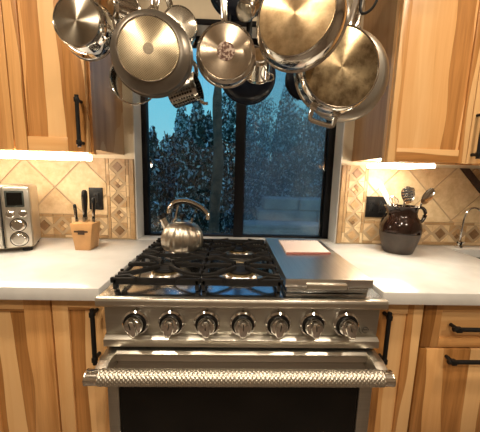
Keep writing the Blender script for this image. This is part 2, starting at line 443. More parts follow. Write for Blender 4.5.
# ------------------------------------------------------------------ cabinets
def pull(mb,x,z0,z1,y,out=.032,horizontal=False,zc=0):
    if not horizontal:
        mb.tube([(x,y-out,z0),(x,y-out,z1)],.0075,10)
        for z in(z0+.018,z1-.018): mb.tube([(x,y+.001,z),(x,y-out,z)],.0066,10); mb.box(x-.008,x+.008,y-out-.008,y-out+.008,z-.009,z+.009,.002)
    else:
        mb.tube([(z0,y-out,zc),(z1,y-out,zc)],.0075,10)
        for q in(z0+.018,z1-.018): mb.tube([(q,y+.001,zc),(q,y-out,zc)],.0066,10); mb.box(q-.010,q+.010,y-out-.008,y-out+.008,zc-.009,zc+.009,.002)
    return mb
def shaker(root,name,x0,x1,z0,z1,yf,sw=.062,rw=.062,t=.020,swr=None,swl=None,hand=None):
    swr=swr or sw; swl=swl or sw
    d=MB(); bv=.0018
    d.mi=0; d.box(x0,x0+swl,yf,yf+t,z0,z1,bv); d.box(x1-swr,x1,yf,yf+t,z0,z1,bv)
    d.mi=1; d.box(x0+swl,x1-swr,yf,yf+t,z0,z0+rw,bv); d.box(x0+swl,x1-swr,yf,yf+t,z1-rw,z1,bv)
    o=obj(name,d,['wood_v','wood_h'],root)
    p=MB(); p.box(x0+swl-.002,x1-swr+.002,yf+.0075,yf+t-.002,z0+rw-.002,z1-rw+.002)
    obj('panel',p,'wood_v' if name=='door' else 'wood_h',o,smooth=False)
    if hand: 
        OFF[o.name]=OFF[root.name]; obj('handle',hand,'black',o)
    return o
UZ0,UZ1,UY=1.355,2.45,-.340
# upper left
u=thing('upper_cabinet','hickory wall cabinet above the toaster oven, left of the window','cabinet',(-1.2,-.16,UZ0))
b=MB(); b.mi=1; b.box(-1.86,-.621,UY+.021,-.001,UZ0+.018,UZ1); 
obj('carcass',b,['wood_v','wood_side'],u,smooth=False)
b=MB(); b.box(-1.86,-.6205,UY+.020,UY+.04,UZ0-.002,UZ1); obj('face_frame',b,'wood_v',u,smooth=False)
shaker(u,'door',-.924,-.632,UZ0+.003,UZ1-.01,UY,.062,.058,swr=.082,swl=.052,hand=pull(MB(),-.651,1.376,1.572,UY))
shaker(u,'door',-1.30,-.928,UZ0+.003,UZ1-.01,UY,.07,.058,hand=pull(MB(),-1.27,1.376,1.572,UY))
# upper right
u=thing('upper_cabinet','hickory wall cabinet above the brown pitcher, right of the window','cabinet',(1.2,-.16,UZ0))
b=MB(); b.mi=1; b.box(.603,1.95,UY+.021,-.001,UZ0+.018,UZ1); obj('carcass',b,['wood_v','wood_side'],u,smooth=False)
b=MB(); b.box(.6025,1.95,UY+.020,UY+.04,UZ0-.002,UZ1); obj('face_frame',b,'wood_v',u,smooth=False)
shaker(u,'door',.606,.945,UZ0+.003,UZ1-.01,UY,.06,.055,swl=.036,swr=.034,hand=None)
shaker(u,'door',.948,1.33,UZ0+.003,UZ1-.01,UY,.06,.055,hand=pull(MB(),.966,1.376,1.572,UY))
# led strips
b=MB().box(-1.75,-.648,-.338,-.285,1.328,1.3525,.003); o=obj('under_cabinet_light',b,'ledwhite'); tag(o,'glowing white light bar under the left wall cabinet, over the toaster oven','light')
b=MB().box(.64,.848,-.300,-.10,1.338,1.3545,.003); o=obj('under_cabinet_light',b,'ledwhite'); tag(o,'glowing white light bar under the right wall cabinet, over the brown pitcher','light')

BY=-.612
def base_unit(x0,x1,label,zt=.870):
    u=thing('base_cabinet',label,'cabinet',((x0+x1)/2,-.3,0))
    b=MB(); b.box(x0+.001,x1-.001,BY+.021,-.02,.10,zt); b.mi=1; b.box(x0+.001,x1-.001,BY+.09,-.02,.0,.10)
    obj('carcass',b,['wood_v','wood_dark'],u,smooth=False); return u
def gapline(u,x0,x1):
    pass
u=base_unit(-.645,-.463,'narrow hickory base cabinet tight against the left side of the range')
shaker(u,'door',-.643,-.466,.11,.861,BY,.052,.045,hand=pull(MB(),-.493,.640,.838,BY))
u=base_unit(-1.25,-.647,'wide hickory base cabinet left of the narrow one, below the toaster oven')
shaker(u,'door',-.945,-.649,.11,.861,BY,.088,.052)
shaker(u,'door',-1.245,-.949,.11,.861,BY,.088,.052)
u=base_unit(.463,.640,'narrow hickory base cabinet tight against the right side of the range')
shaker(u,'door',.466,.637,.11,.861,BY,.045,.045,swr=.055,hand=pull(MB(),.497,.640,.838,BY))
u=base_unit(.642,1.10,'hickory drawer cabinet right of the range, below the brown pitcher')
for z0,z1,zc in((.690,.863,.778),(.30,.684,.655),(.11,.294,.26)):
    shaker(u,'drawer',.644,1.098,z0,z1,BY,.062,.036 if z1>.8 else .055,hand=pull(MB(),0,.725,.98,BY,horizontal=True,zc=zc)) if z1>.8 else None
    if z1<.8:
        d=MB().box(.644,1.098,BY,BY+.02,z0,z1,.002); o=obj('drawer',d,'wood_v',u); OFF[o.name]=OFF[u.name]
        obj('handle',pull(MB(),0,.725,.98,BY,horizontal=True,zc=zc),'black',o)
u=base_unit(1.102,2.0,'hickory sink cabinet at the far right below the sink',.68)
u['label']='hickory base cabinet under the sink at the far right'
shaker(u,'door',1.105,1.55,.11,.861,BY); shaker(u,'door',1.553,1.997,.11,.861,BY)

# ------------------------------------------------------------------ range
rg=thing('gas_range','wide stainless steel gas range with seven knobs, standing between the base cabinets','range',(0,-.35,0))
W=.457
b=MB(); b.box(-.440,.445,-.655,-.03,.10,.870); b.mi=1; b.box(-W+.04,W-.04,-.60,-.05,0,.10)
obj('body',b,['steel_z','black'],rg)
b=MB()   # cooktop tray + bullnose
b.prism([(-.700,.882),(-.703,.889),(-.703,.896),(-.695,.9055),(-.03,.907),(-.03,.874),(-.690,.874)],-.4475,.4485,'X',.0015)
obj('cooktop',b,'steel_top',rg)
b=MB(); b.prism([(-.7045,.8805),(-.7065,.885),(-.7065,.897),(-.703,.9045),(-.690,.9075),(-.690,.876),(-.700,.876)],-.4495,.4505,'X',.001)
obj('bullnose',b,'steel_bright',rg)
b=MB(); b.box(-W,W,-.048,-.028,.9075,.924,.002)
b.mi=1
for i in range(60): x=-.43+i*.0147; b.box(x,x+.008,-.0505,-.0475,.911,.919)
obj('rear_vent',b,['steel_bright','darkgap'],rg)
b=MB(); b.prism([(-.676,.876),(-.670,.768),(-.60,.768),(-.60,.876)],-.438,.443,'X',.001); obj('control_panel',b,'steel',rg)
b=MB(); b.prism([(-.677,.770),(-.692,.762),(-.692,.738),(-.60,.738),(-.60,.770)],-.438,.443,'X',.0015); obj('lower_trim',b,'steel_bright',rg)
b=MB(); b.box(-.434,.438,-.672,-.60,.729,.739); obj('door_gap',b,'darkgap',rg)
# emblem
b=MB(); b.tube([(.402+.010*math.cos(a),-.6745,.792+.010*math.sin(a)) for a in [i*PI/9 for i in range(16)]],.0013,6); b.box(.395,.409,-.6750,-.6735,.7915,.794); b.tube([(.382,-.6745,.800),(.384,-.6745,.785),(.390,-.6745,.780)],.0010,6)
obj('emblem',b,'icon',rg)
# knobs
kx=[-.338,-.227,-.115,-.001,.112,.223,.332]; kr=[12,-8,4,0,-5,6,18]
for i,(x,a) in enumerate(zip(kx,kr)):
    zc=.816; c0=(x,-.6735,zc)
    b=MB(); b.lathe([(0,0),(.0425,0),(.0435,-.004),(.0415,-.014),(.036,-.018),(.033,-.010),(0,-.010)],40,'Y',c0); kb=obj('control_knob',b,'chrome',rg); OFF[kb.name]=OFF[rg.name]
    b=MB(); b.lathe([(.0340,-.009),(.0340,-.0165),(.028,-.0175),(.028,-.009)],40,'Y',c0); obj('knob_ring',b,'blackpl',kb)
    b=MB(); b.lathe([(.027,-.010),(.0285,-.016),(.0280,-.034),(.024,-.040),(.012,-.043),(0,-.0435)],32,'Y',c0)
    b.T=Matrix.Translation((x,-.6735,zc))@Matrix.Rotation(R(-a),4,'Y')
    b.prism([(-.006,-.027),(.006,-.027),(.012,-.016),(.0155,.006),(.014,.018),(.007,.027),(-.007,.027),(-.014,.018),(-.0155,.006),(-.012,-.016)],-.030,-.056,'Y',.006)
    obj('knob_grip',b,'chrome',kb)
    b=MB(); b.T=Matrix.Translation((x,-.6735,zc))@Matrix.Rotation(R(-a),4,'Y'); b.box(-.0012,.0012,-.0572,-.0556,.002,.022); obj('pointer',b,'blackpl',kb)
    b=MB(); b.box(x-.0055,x+.0055,-.6775,-.6748,.866,.8685); b.box(x-.0018,x+.0018,-.6775,-.6748,.862,.8725); obj('panel_icon',b,'icon',rg,smooth=False)
# oven door
DZ=.726
b=MB()
b.prism([(-.690,DZ-.002),(-.700,DZ-.008),(-.700,DZ-.032),(-.690,DZ-.034),(-.66,DZ-.034),(-.66,DZ)],-.434,.438,'X',.001)
b.mi=1; b.box(-.434,.438,-.688,-.66,.606,.693,.001)
b.box(-.434,-.399,-.688,-.66,.12,.606,.001); b.box(.396,.438,-.688,-.66,.12,.606,.001); b.box(-.399,.396,-.688,-.66,.12,.22,.001)
od=obj('oven_door',b,['steel_bright','steel'],rg); OFF[od.name]=OFF[rg.name]
b=MB(); b.box(-.399,.396,-.682,-.662,.22,.606); obj('door_glass',b,'oven_glass',od,smooth=False)
# handle
hy,hz,hr=-.772,.697,.0222
b=MB(); 
NX,NA=900,60; rings=[]
for i in range(NX+1):
    x=-.412+.824*i/NX; ring=[]
    for k in range(NA):
        t=2*PI*k/NA; q=hr-.0008+.0026*min(abs(math.sin(PI*x/.0125+6*t)),abs(math.sin(PI*x/.0125-6*t)))
        ring.append(b.b.verts.new((x,hy+q*math.cos(t),hz+q*math.sin(t))))
    rings.append(ring)
for A,B in zip(rings,rings[1:]):
    for k in range(NA): b.b.faces.new([A[k],A[(k+1)%NA],B[(k+1)%NA],B[k]])
hd=obj('door_handle',b,'knurl',od,ang=80)
OFF[hd.name]=OFF[rg.name]
for sgn in(-1,1):
    b=MB(); b.lathe([(0,-.030),(.0205,-.030),(.0215,-.028),(.0215,.008),(.0225,.010),(.0225,.016),(0,.016)] if sgn>0 else [(0,.036),(.0205,.036),(.0215,.034),(.0215,-.008),(.0225,-.010),(.0225,-.016),(0,-.016)],36,'X',(sgn*.430-.004,hy,hz))
    b2=b
    for v in b2.b.verts: v.co.x=-v.co.x if False else v.co.x
    obj('handle_end',b2,'chrome_warm',hd)
    x0,x1=(.402,.437) if sgn>0 else (-.433,-.398)
    b=MB(); b.prism([(-.688,DZ),(-.735,DZ-.002),(-.772,hz+.014),(-.780,hz-.004),(-.765,hz-.012),(-.735,DZ-.040),(-.688,DZ-.050)],x0,x1,'X',.002)
    obj('handle_bracket',b,'steel_bright',hd)
# burners
for bx,by,r in((-.283,-.510,.052),(-.283,-.230,.042),(-.007,-.510,.056),(-.007,-.230,.046)):
    b=MB(); b.lathe([(0,.908),(r*1.75,.908),(r*1.75,.911),(r*1.35,.9125),(r*1.2,.916),(r*1.1,.924),(0,.924)],48,c=(bx,by,0)); bu=obj('burner',b,'alu_base',rg); OFF[bu.name]=OFF[rg.name]
    b=MB(); b.lathe([(r*.98,.922),(r*1.06,.925),(r*1.02,.931),(0,.931)],48,c=(bx,by,0),fr=lambda a,h:1+.02*math.cos(24*a)); obj('burner_ring',b,'brass',bu)
    b=MB(); b.lathe([(r*.9,.9305),(r*.95,.934),(r*.90,.9405),(r*.5,.942),(r*.45,.9395),(0,.9395)],48,c=(bx,by,0)); obj('burner_cap',b,'iron',bu)
# grates
def grate(x0,x1,y0,y1):
    m=MB(); z=.9445; r=.0078; xc=(x0+x1)/2
    T=lambda pts,rr=r: m.tube(pts,rr,8,flat=(.85,1.25,(0,0,1)))
    # perimeter rails
    m.box(x0,x0+.010,y0,y1,z-.016,z-.004,.002); m.box(x1-.010,x1,y0,y1,z-.016,z-.004,.002)
    m.box(x0,x1,y0,y0+.011,z-.019,z+.004,.003); m.box(x0,x1,y1-.011,y1,z-.019,z+.004,.003)
    ym=(y0+y1)/2; m.box(x0,x1,ym-.006,ym+.006,z-.012,z+.004,.002)
    for q in((x0,y0),(x0,y1-.02),(x1-.012,y0),(x1-.012,y1-.02),(x0,ym-.01),(x1-.012,ym-.01)): m.box(q[0],q[0]+.012,q[1],q[1]+.02,.9085,z,.002)
    for cy,ya,yb in(((y0+ym)/2,y0,ym),((y1+ym)/2,ym,y1)):
        # four curved diagonal fingers to each burner
        for sx in(-1,1):
            xe=x0 if sx<0 else x1
            for sy in(-1,1):
                ye=ya if sy<0 else yb
                T(spline([(xe,cy+sy*.085,z-.004),(xe-sx*.030,cy+sy*.098,z+.002),(xc+sx*.052,cy+sy*.060,z+.004),(xc+sx*.020,cy+sy*.022,z+.004)],4))
                T([(xe,ye-sy*.024,z-.004),(xe-sx*.045,ye-sy*.024,z+.002),(xe-sx*.075,ye,z+.001)],r*.85)
            T([(xe,cy,z-.004),(xe-sx*.02,cy,z+.003),(xc+sx*.034,cy,z+.004)])
    # upturned teeth at the outer side
    for i in range(8):
        y=y0+.006+(y1-y0-.012)*i/7
        for xe,s in((x0,-1),(x1,1)):
            m.box(min(xe,xe+s*.008) if s<0 else xe-.002,xe+.002 if s<0 else xe+.008,y-.005,y+.005,z-.014,z+.004,.0015)
    return obj('burner_grate',m,'iron',rg)
grate(-.420,-.146,-.650,-.09); grate(-.136,.122,-.650,-.09)
# griddle well under the cover
b=MB(); b.box(.140,.412,-.650,-.09,.9075,.9300,.003); obj('griddle',b,'steel_top',rg)
gc=thing('griddle_cover','flat stainless steel cover lying over the griddle, right of the burner grates','cover',(.285,-.39,.93))
b=MB(); b.prism([(.134,.9305),(.136,.9305),(.139,.955),(.414,.955),(.4175,.9305),(.4195,.9305),(.417,.9585),(.136,.9585)],-.660,-.088,'Y'); b.box(.134,.4195,-.6615,-.659,.9315,.9585,.0008); b.box(.134,.4195,-.089,-.086,.9305,.9585,.0008); b.box(.138,.415,-.659,-.088,.950,.9580)
obj('lid',b,'steel_y',gc)
b=MB(); b.prism([(-.6615,.947),(-.675,.944),(-.675,.929),(-.671,.929),(-.671,.941),(-.6615,.943)],.200,.330,'X',.0006); obj('handle',b,'steel_bright',gc)

# notepad
npd=thing('notepad','pale pink spiral notepad lying at the back of the griddle cover','notepad',(.288,-.27,.959))
b=MB(); b.prism([(.190,-.385),(.382,-.375),(.390,-.155),(.196,-.160)],.9592,.9665,'Z',.0008); obj('pages',b,'paper',npd)
b=MB(); b.prism([(.189,-.387),(.383,-.377),(.3835,-.374),(.1895,-.384)],.9592,.9670,'Z'); obj('cover_edge',b,'paperedge',npd,smooth=False)
b=MB()
for i in range(15):
    x=.204+i*.0125; b.lathe([(.0026,0),(.0026,.0012),(0,.0012)],10,c=(x,-.1745+.0003*i,.9660))
obj('binding_holes',b,'icon',npd,smooth=False)

# ------------------------------------------------------------------ kettle
kt=thing('tea_kettle','fluted stainless steel tea kettle with arched handle on the back left burner','kettle',(-.262,-.300,.9545))
kc=(-.262,-.300,0); z0=.955
prof=[(0,z0),(.074,z0),(.083,z0+.002),(.089,z0+.010),(.0930,z0+.028),(.0935,z0+.045),(.089,z0+.070),(.077,z0+.094),(.057,z0+.111),(.034,z0+.119)]
b=MB(); b.lathe(prof,144,c=kc,fr=lambda a,h:1-.05*abs(math.sin(11*a))*min(1,max(0,(h-z0-.002)/.02))*min(1,max(0,(z0+.117-h)/.03))); obj('body',b,'kettle',kt,ang=60)
b=MB(); b.lathe([(.036,z0+.117),(.034,z0+.121),(.020,z0+.126),(0,z0+.127)],40,c=kc); kl=obj('kettle_lid',b,'kettle',kt); OFF[kl.name]=OFF[kt.name]
b=MB(); b.lathe([(.006,z0+.126),(.006,z0+.132),(.013,z0+.138),(.0145,z0+.148),(.010,z0+.155),(0,z0+.157)],24,c=kc); obj('lid_knob',b,'blackpl',kl)
b=MB(); b.tube([(-.318,-.302,1.035),(-.336,-.303,1.068),(-.347,-.304,1.092)],[.022,.018,.016],20); obj('spout',b,'chrome_warm',kt)
b=MB(); b.tube([(-.343,-.304,1.088),(-.352,-.304,1.104)],.0185,20); b.tube([(-.346,-.304,1.100),(-.325,-.304,1.114),(-.312,-.304,1.120)],.004,8); obj('whistle',b,'blackpl',kt)
hp=spline([(-.318,-.300,1.112),(-.312,-.300,1.140),(-.288,-.300,1.162),(-.25,-.300,1.168),(-.21,-.300,1.158),(-.175,-.300,1.138),(-.152,-.300,1.112),(-.148,-.300,1.088)],5)
b=MB(); b.tube(hp,.0145,14,flat=(1.4,.75,(0,0,1))); obj('handle',b,'chrome_warm',kt)
b=MB(); b.tube([p-Vector((0,0,.0095)) for p in hp[8:30]],.0115,12,flat=(1.6,.6,(0,0,1))); obj('grip_lining',b,'blackpl',kt)
b=MB(); b.tube(spline([(-.276,-.300,1.165),(-.282,-.300,1.13),(-.288,-.300,1.095),(-.306,-.300,1.066)],5),.0085,12,flat=(1.4,.7,(1,0,0))); b.tube(spline([(-.225,-.300,1.05),(-.220,-.300,1.075),(-.216,-.300,1.09)],4),.006,10); obj('strap',b,'chrome_warm',kt)

# ------------------------------------------------------------------ knife block and knives
kb=thing('knife_block','small light wood knife block with dark label, beside the toaster oven','knife block',(-.742,-.195,.9145))
b=MB(); b.prism([(-.775,.9145),(-.705,.9145),(-.690,1.043),(-.793,1.043)],-.235,-.155,'Y',.003); obj('block',b,'blockwood',kb)
b=MB(); b.box(-.775,-.712,-.2362,-.2348,1.000,1.008); b.box(-.757,-.727,-.2368,-.2348,.990,1.010,.0005); obj('label_plate',b,'label',kb)
def knife(x,top,lean,label,r,bulge=False):
    t=thing('kitchen_knife',label,'knife',(x,-.195,1.044),group=None)
    b=MB(); z=1.0445; d=lean
    P=[(x+d*k,-.195,z+(top-z)*k) for k in(0,.12,.3,.55,.8,.95,1)]
    b.tube(P,[r*.8,r*.8,r*.75,r*1.0,r*1.1,r*.95,r*.5],12,flat=(1.0,.75,(1,0,0))); obj('handle',b,'blackpl',t)
    b=MB(); b.tube([(x,-.195,z),(x+d*.16,-.195,z+(top-z)*.16)],r*.92,12,flat=(1,.85,(1,0,0))); b.box(x+d*.5-.0025,x+d*.5+.0025,-.195-r-.0012,-.195-r*.2,z+(top-z)*.25,z+(top-z)*.8,.0005); obj('steel_bolster',b,'chrome_warm',t)
knife(-.780,1.128,-.008,'short black handled knife at the left of the knife block',.0085)
knife(-.742,1.196,.004,'tall fat black handled knife in the middle of the knife block',.0155)
knife(-.703,1.160,.006,'black and steel handled knife at the right of the knife block',.0095)

# ------------------------------------------------------------------ outlets
def outlet(x0,x1,z0,z1,label,n):
    t=thing('wall_outlet',label,'outlet',((x0+x1)/2,-.013,(z0+z1)/2))
    b=MB().box(x0,x1,-.018,-.0092,z0,z1,.002); obj('cover_plate',b,'blackpl',t)
    for i in range(n):
        xc=x0+(x1-x0)*(i+.5)/n
        b=MB().box(xc-.017,xc+.017,-.0205,-.0175,(z0+z1)/2-.034,(z0+z1)/2+.034,.0015); s=obj('socket',b,'black',t); OFF[s.name]=OFF[t.name]
        b=MB()
        for zz in(-.018,.018):
            for xx in(-.006,.006): b.box(xc+xx-.001,xc+xx+.001,-.0208,-.0204,(z0+z1)/2+zz-.004,(z0+z1)/2+zz+.004)
        obj('slots',b,'chrome_warm',s,smooth=False)
outlet(-.812,-.740,1.080,1.198,'black wall outlet plate on tiles above the knife block',1)
outlet(.700,.815,1.072,1.188,'wide black wall outlet plate half hidden behind the brown pitcher',2)

# ------------------------------------------------------------------ toaster oven
ang=R(27)
to=thing('toaster_oven','satin metal countertop toaster oven with dial panel at the left edge','toaster oven',(-.949,-.246,.9145),(0,0,ang))
# local: front face plane y=0, x from -.40 to 0 (right), depth +y
def L(name,mb,mat,par): return obj(name,mb,mat,par,local=True)
b=MB(); b.box(-.42,0,0,.19,.014,.300,.018,4); L('body',b,'alu',to)
b=MB(); b.box(-.103,-.003,-.006,.004,.020,.296,.010,3); cp=L('control_panel',b,'alu',to)
b=MB(); b.box(-.090,-.024,-.0085,-.005,.204,.276,.003); L('display',b,'screen',cp)
b=MB(); b.box(-.084,-.030,-.0092,-.0080,.212,.268); L('display_glass',b,'oven_glass',cp)
for x,z,r in((-.076,.172,.014),(-.032,.174,.014),(-.052,.124,.0235),(-.052,.060,.0265)):
    b=MB(); b.lathe([(r*1.15,-.005),(r*1.15,-.009),(r*.96,-.010),(r*.94,-.020 if r>.02 else -.014),(r*.8,-.023 if r>.02 else -.016),(0,-.023 if r>.02 else -.016)],32,'Y',(x,0,z)); k=L('dial' if r>.02 else 'button',b,'chrome_warm',cp)
    if r>.02:
        b=MB(); b.lathe([(r*1.17,-.0055),(r*1.17,-.0075),(r*1.28,-.0075),(r*1.28,-.0055)],32,'Y',(x,0,z)); L('dial_ring',b,'blackpl',cp)
b=MB(); b.box(-.405,-.110,-.008,.003,.030,.278,.005); d=L('door',b,'alu',to)
b=MB(); b.box(-.375,-.140,-.0095,-.006,.065,.225,.003); L('door_glass',b,'oven_glass',d)
b=MB(); b.tube([(-.385,-.040,.248),(-.125,-.040,.248)],.008,12); b.tube([(-.36,-.005,.248),(-.36,-.040,.248)],.006,8); b.tube([(-.15,-.005,.248),(-.15,-.040,.248)],.006,8); L('handle',b,'chrome_warm',d)
b=MB(); b.box(-.108,-.1035,-.0065,.0,.022,.290); L('panel_gap',b,'darkgap',to)
for x,y in((-.39,.02),(-.03,.02),(-.39,.18),(-.03,.18)):
    b=MB(); b.box(x-.018,x+.018,y-.012,y+.015,.0005,.016,.002); L('foot',b,'blackpl',to)

# ------------------------------------------------------------------ pitcher and utensils
pc=(.818,-.150,0); z0=.9145
pt=thing('pitcher','dark brown glazed stoneware pitcher holding utensils, on the right countertop','pitcher',(pc[0],pc[1],z0))
prof=[(0,z0),(.064,z0),(.068,z0+.004),(.076,z0+.03),(.088,z0+.068),(.0955,z0+.105)]
b=MB(); b.lathe(prof,56,c=pc); obj('lower_body',b,'pitcher_low',pt)
def pf(a,h):
    k=max(0,(h-(z0+.185))/.055); d=abs((a-PI+PI)%(2*PI)-PI)
    return 1+k*.32*math.exp(-(d/.45)**2)
prof=[(.0955,z0+.105),(.097,z0+.125),(.093,z0+.150),(.082,z0+.172),(.072,z0+.186),(.068,z0+.200),(.070,z0+.222),(.074,z0+.238),(.070,z0+.239),(.064,z0+.222),(.062,z0+.195),(.060,z0+.12),(0,z0+.115)]
b=MB(); b.lathe(prof,64,c=pc,fr=lambda a,h:1+max(0,(h-(z0+.195))/.045)*.30*math.exp(-(abs(a-PI)/.42)**2)); obj('upper_body',b,'pitcher',pt)
b=MB(); b.tube(spline([(.885,-.150,z0+.222),(.915,-.152,z0+.232),(.937,-.153,z0+.208),(.930,-.153,z0+.170),(.900,-.151,z0+.140)],5),.0095,12,flat=(1.25,.8,(0,0,1))); obj('handle',b,'pitcher',pt)
# utensils (rest inside)
def shaft(b,p0,p1,r): b.tube([p0,p1],r,8)
t=thing('slotted_spoon','steel slotted spoon standing in the brown pitcher','spoon',(.830,-.135,1.04))
b=MB(); shaft(b,(.815,-.128,1.04),(.838,-.135,1.185),.004); obj('handle',b,'chrome_warm',t)
b=MB(); b.T=Matrix.Translation((.846,-.138,1.208))@Euler((R(-12),R(-8),0)).to_matrix().to_4x4()@Matrix.Diagonal((1.25,1,1.5,1))
b.lathe([(0,.006),(.018,.004),(.027,.0),(.029,-.003),(.027,-.002),(.018,.002),(0,.004)],32,'Y'); 
for v in b.b.verts: pass
bo=obj('bowl',b,'chrome_warm',t); OFF[bo.name]=OFF[t.name]
b=MB(); b.T=Matrix.Translation((.846,-.138,1.208))@Euler((R(-12),R(-8),0)).to_matrix().to_4x4()@Matrix.Diagonal((1.25,1,1.5,1))
for i in range(-2,3):
    for k in range(-2,3):
        if i*i+k*k<6: b.lathe([(.0027,-.0045),(.0027,.0082),(0,.0082)],8,'Y',(i*.0088,0,k*.0088)); b.lathe([(.0027,-.0045),(0,-.0045)],8,'Y',(i*.0088,0,k*.0088))
obj('slots',b,'darkgap',bo)
for (x1,z1,rot,lb) in((.908,1.206,46,'steel serving spoon leaning right in the brown pitcher'),(.8785,1.200,34,'steel ladle between the slotted spoon and the serving spoon in the pitcher')):
    t=thing('serving_spoon' if x1>.88 else 'ladle',lb,'spoon' if x1>.88 else 'ladle',(.84,-.15,1.04))
    b=MB(); shaft(b,(.835,-.172 if x1>.88 else -.112,1.04),(x1-.014,-.190 if x1>.88 else -.105,z1-.02),.004); obj('handle',b,'chrome_warm',t)
    b=MB(); b.T=Matrix.Translation((x1,-.192 if x1>.88 else -.098,z1))@Euler((R(-15),R(rot),0)).to_matrix().to_4x4()@Matrix.Diagonal((.85,1,1.75,1))
    b.lathe([(0,.012),(.018,.009),(.028,.0),(.030,-.003),(.027,-.001),(.016,.006),(0,.009)],32,'Y'); obj('bowl',b,'chrome_warm',t)
t=thing('spatula','white flat spatula leaning left out of the brown pitcher','spatula',(.79,-.14,1.04))
b=MB(); b.tube([(.800,-.140,1.045),(.765,-.125,1.16)],.0055,8); obj('handle',b,'white',t)
b=MB(); b.T=Matrix.Translation((.738,-.112,1.215))@Matrix.Rotation(R(-33),4,'Y'); b.box(-.013,.013,-.002,.002,-.066,.045,.0015); obj('blade',b,'white',t)
t=thing('whisk','black handled wire whisk leaning at the left rim of the pitcher','whisk',(.775,-.165,1.04))
b=MB(); b.tube([(.790,-.160,1.05),(.768,-.17,1.15)],.005,8); obj('handle',b,'blackpl',t)
b=MB()
for k in range(4):
    a=k*PI/4; ca,sa=math.cos(a)*.018,math.sin(a)*.018
    b.tube(spline([(.768,-.17,1.148),(.760+ca,-.172+sa,1.170),(.752+ca,-.174+sa,1.190),(.745,-.176,1.203),(.752-ca,-.174-sa,1.190),(.760-ca,-.172-sa,1.170),(.768,-.17,1.148)],4),.0011,5)
obj('wires',b,'chrome',t)

# ------------------------------------------------------------------ pot rack and hanging pans
RZ=2.12
rk=thing('pot_rack','black iron pot rack hanging from the ceiling above the range, cut off by the top','pot rack',(-.05,-.56,RZ))
b=MB()
x0,x1,y0,y1=-.62,.55,-.74,-.36
loop=[(x0,y0,RZ),(x1,y0,RZ),(x1,y1,RZ),(x0,y1,RZ)]
b.box(x0,x1,y0-.006,y0+.006,RZ-.015,RZ+.015); b.box(x0,x1,y1-.006,y1+.006,RZ-.015,RZ+.015); b.box(x0-.006,x0+.006,y0,y1,RZ-.015,RZ+.015); b.box(x1-.006,x1+.006,y0,y1,RZ-.015,RZ+.015)
obj('rack_frame',b,'black',rk)
b=MB()
for i in range(9):
    x=x0+(x1-x0)*(i+.5)/9; b.tube([(x,y0,RZ),(x,y1,RZ)],.005,8)

for y in(-.70,-.66,-.63,-.60,-.565,-.53,-.50,-.47,-.44,-.41): b.tube([(x0,y,RZ),(x1,y,RZ)],.004,8)
obj('grid_bars',b,'black',rk)
for x in(x0,x1):
    for y in(y0,y1):
        b=MB().tube([(x,y,RZ),(x*.9,y,ZC)],.006,8); obj('hanger_rod',b,'black',rk)

def basedisc(r,y=0.0,t=.003): return MB().lathe([(0,y),(r-.002,y),(r,y+.001),(r,y+t)],72,'Y')
def flat_handle(z0,z1,y,w=.011,lean=0,hole=True,r=None):
    b=MB(); dy=lean
    pts=spline([(0,y,z0),(0,y+.012,z0+.02),(0,y+.016+dy*.5,(z0+z1)/2),(0,y+.010+dy,z1-.02),(0,y+.004+dy,z1)],5)
    b.tube(pts,w,14,flat=(1.0,.42,(0,1,0)))
    b.tube([(w*.9*math.cos(a),y+.004+dy,z1+.008+w*.9*math.sin(a)) for a in [2*PI*i/16 for i in range(16)]],w*.28,8,closed=True)
    # bracket
    b.tube([(-w*1.6,y-.002,z0-.012),(0,y+.006,z0+.018)],w*.42,8); b.tube([(w*1.6,y-.002,z0-.012),(0,y+.006,z0+.018)],w*.42,8)
    return b
PANS=[]
def pan(name,label,cat,loc,rot,rb,rr,depth,hl,bmat,smat,hmat='chrome_warm',logo=None,helper=False,lip=.004,hw=.011,group=None):
    """base centre at the empty's origin, base faces local -Y, handle up local +Z"""
    t=thing(name,label,cat,loc,tuple(R(a) for a in rot),group)
    fl=min(.02,(rr-rb)*.6+.004)
    prof=[(0,.001),(rb*.99,.001),(rb+(rr-rb)*.45,depth*.12+.002),(rr*.985,depth*.5),(rr,depth-.003),(rr+lip,depth),(rr+lip,depth+.002),(rr-.003,depth+.001),(rr*.97,depth*.5),(rb,.008),(0,.006)]
    if rr-rb<.008: prof=[(0,.001),(rb*.97,.001),(rr*.995,.009),(rr,.02),(rr,depth-.003),(rr+lip,depth),(rr+lip,depth+.002),(rr-.003,depth+.001),(rr-.003,.012),(0,.006)]
    L('body',MB().lathe(prof,80,'Y'),smat,t)
    if bmat: 
        bd=L('base_plate',basedisc(rb*.96,-.004,.006),bmat,t)
        L('base_rim',MB().lathe([(rb*.955,-.004),(rb*.975,-.006),(rb*1.0,-.004),(rb*1.0,.002)],80,'Y'),'chrome_warm',t)
    if logo:
        L('stamped_mark',MB().lathe([(0,-.0052),(logo,-.0052),(logo,-.0035)],40,'Y'),M['base_logo'],t)
    if hl: L('handle',flat_handle(rr-.002,rr+hl,depth*.62,hw),hmat,t)
    if helper:
        h=MB(); zz=-rr; w=.040; h.tube(spline([(-w,depth*.6,zz+.004),(-w,depth*.6,zz-.028),(-w*.75,depth*.6,zz-.036),(0,depth*.6,zz-.037),(w*.75,depth*.6,zz-.036),(w,depth*.6,zz-.028),(w,depth*.6,zz+.004)],4),.0050,10,flat=(1.6,.9,(0,1,0)))
        h.box(-w-.012,-w+.012,depth*.6-.008,depth*.6+.008,zz-.006,zz+.010,.002); h.box(w-.012,w+.012,depth*.6-.008,depth*.6+.008,zz-.006,zz+.010,.002)
        L('helper_handle',h,hmat,t)
    PANS.append((t,rr+hl+.008 if hl else rr,depth*.62)); return t
m_,n_,l_,b_=nm('dark_stamped_logo'); b_.inputs['Metallic'].default_value=.8; b_.inputs['Roughness'].default_value=.35
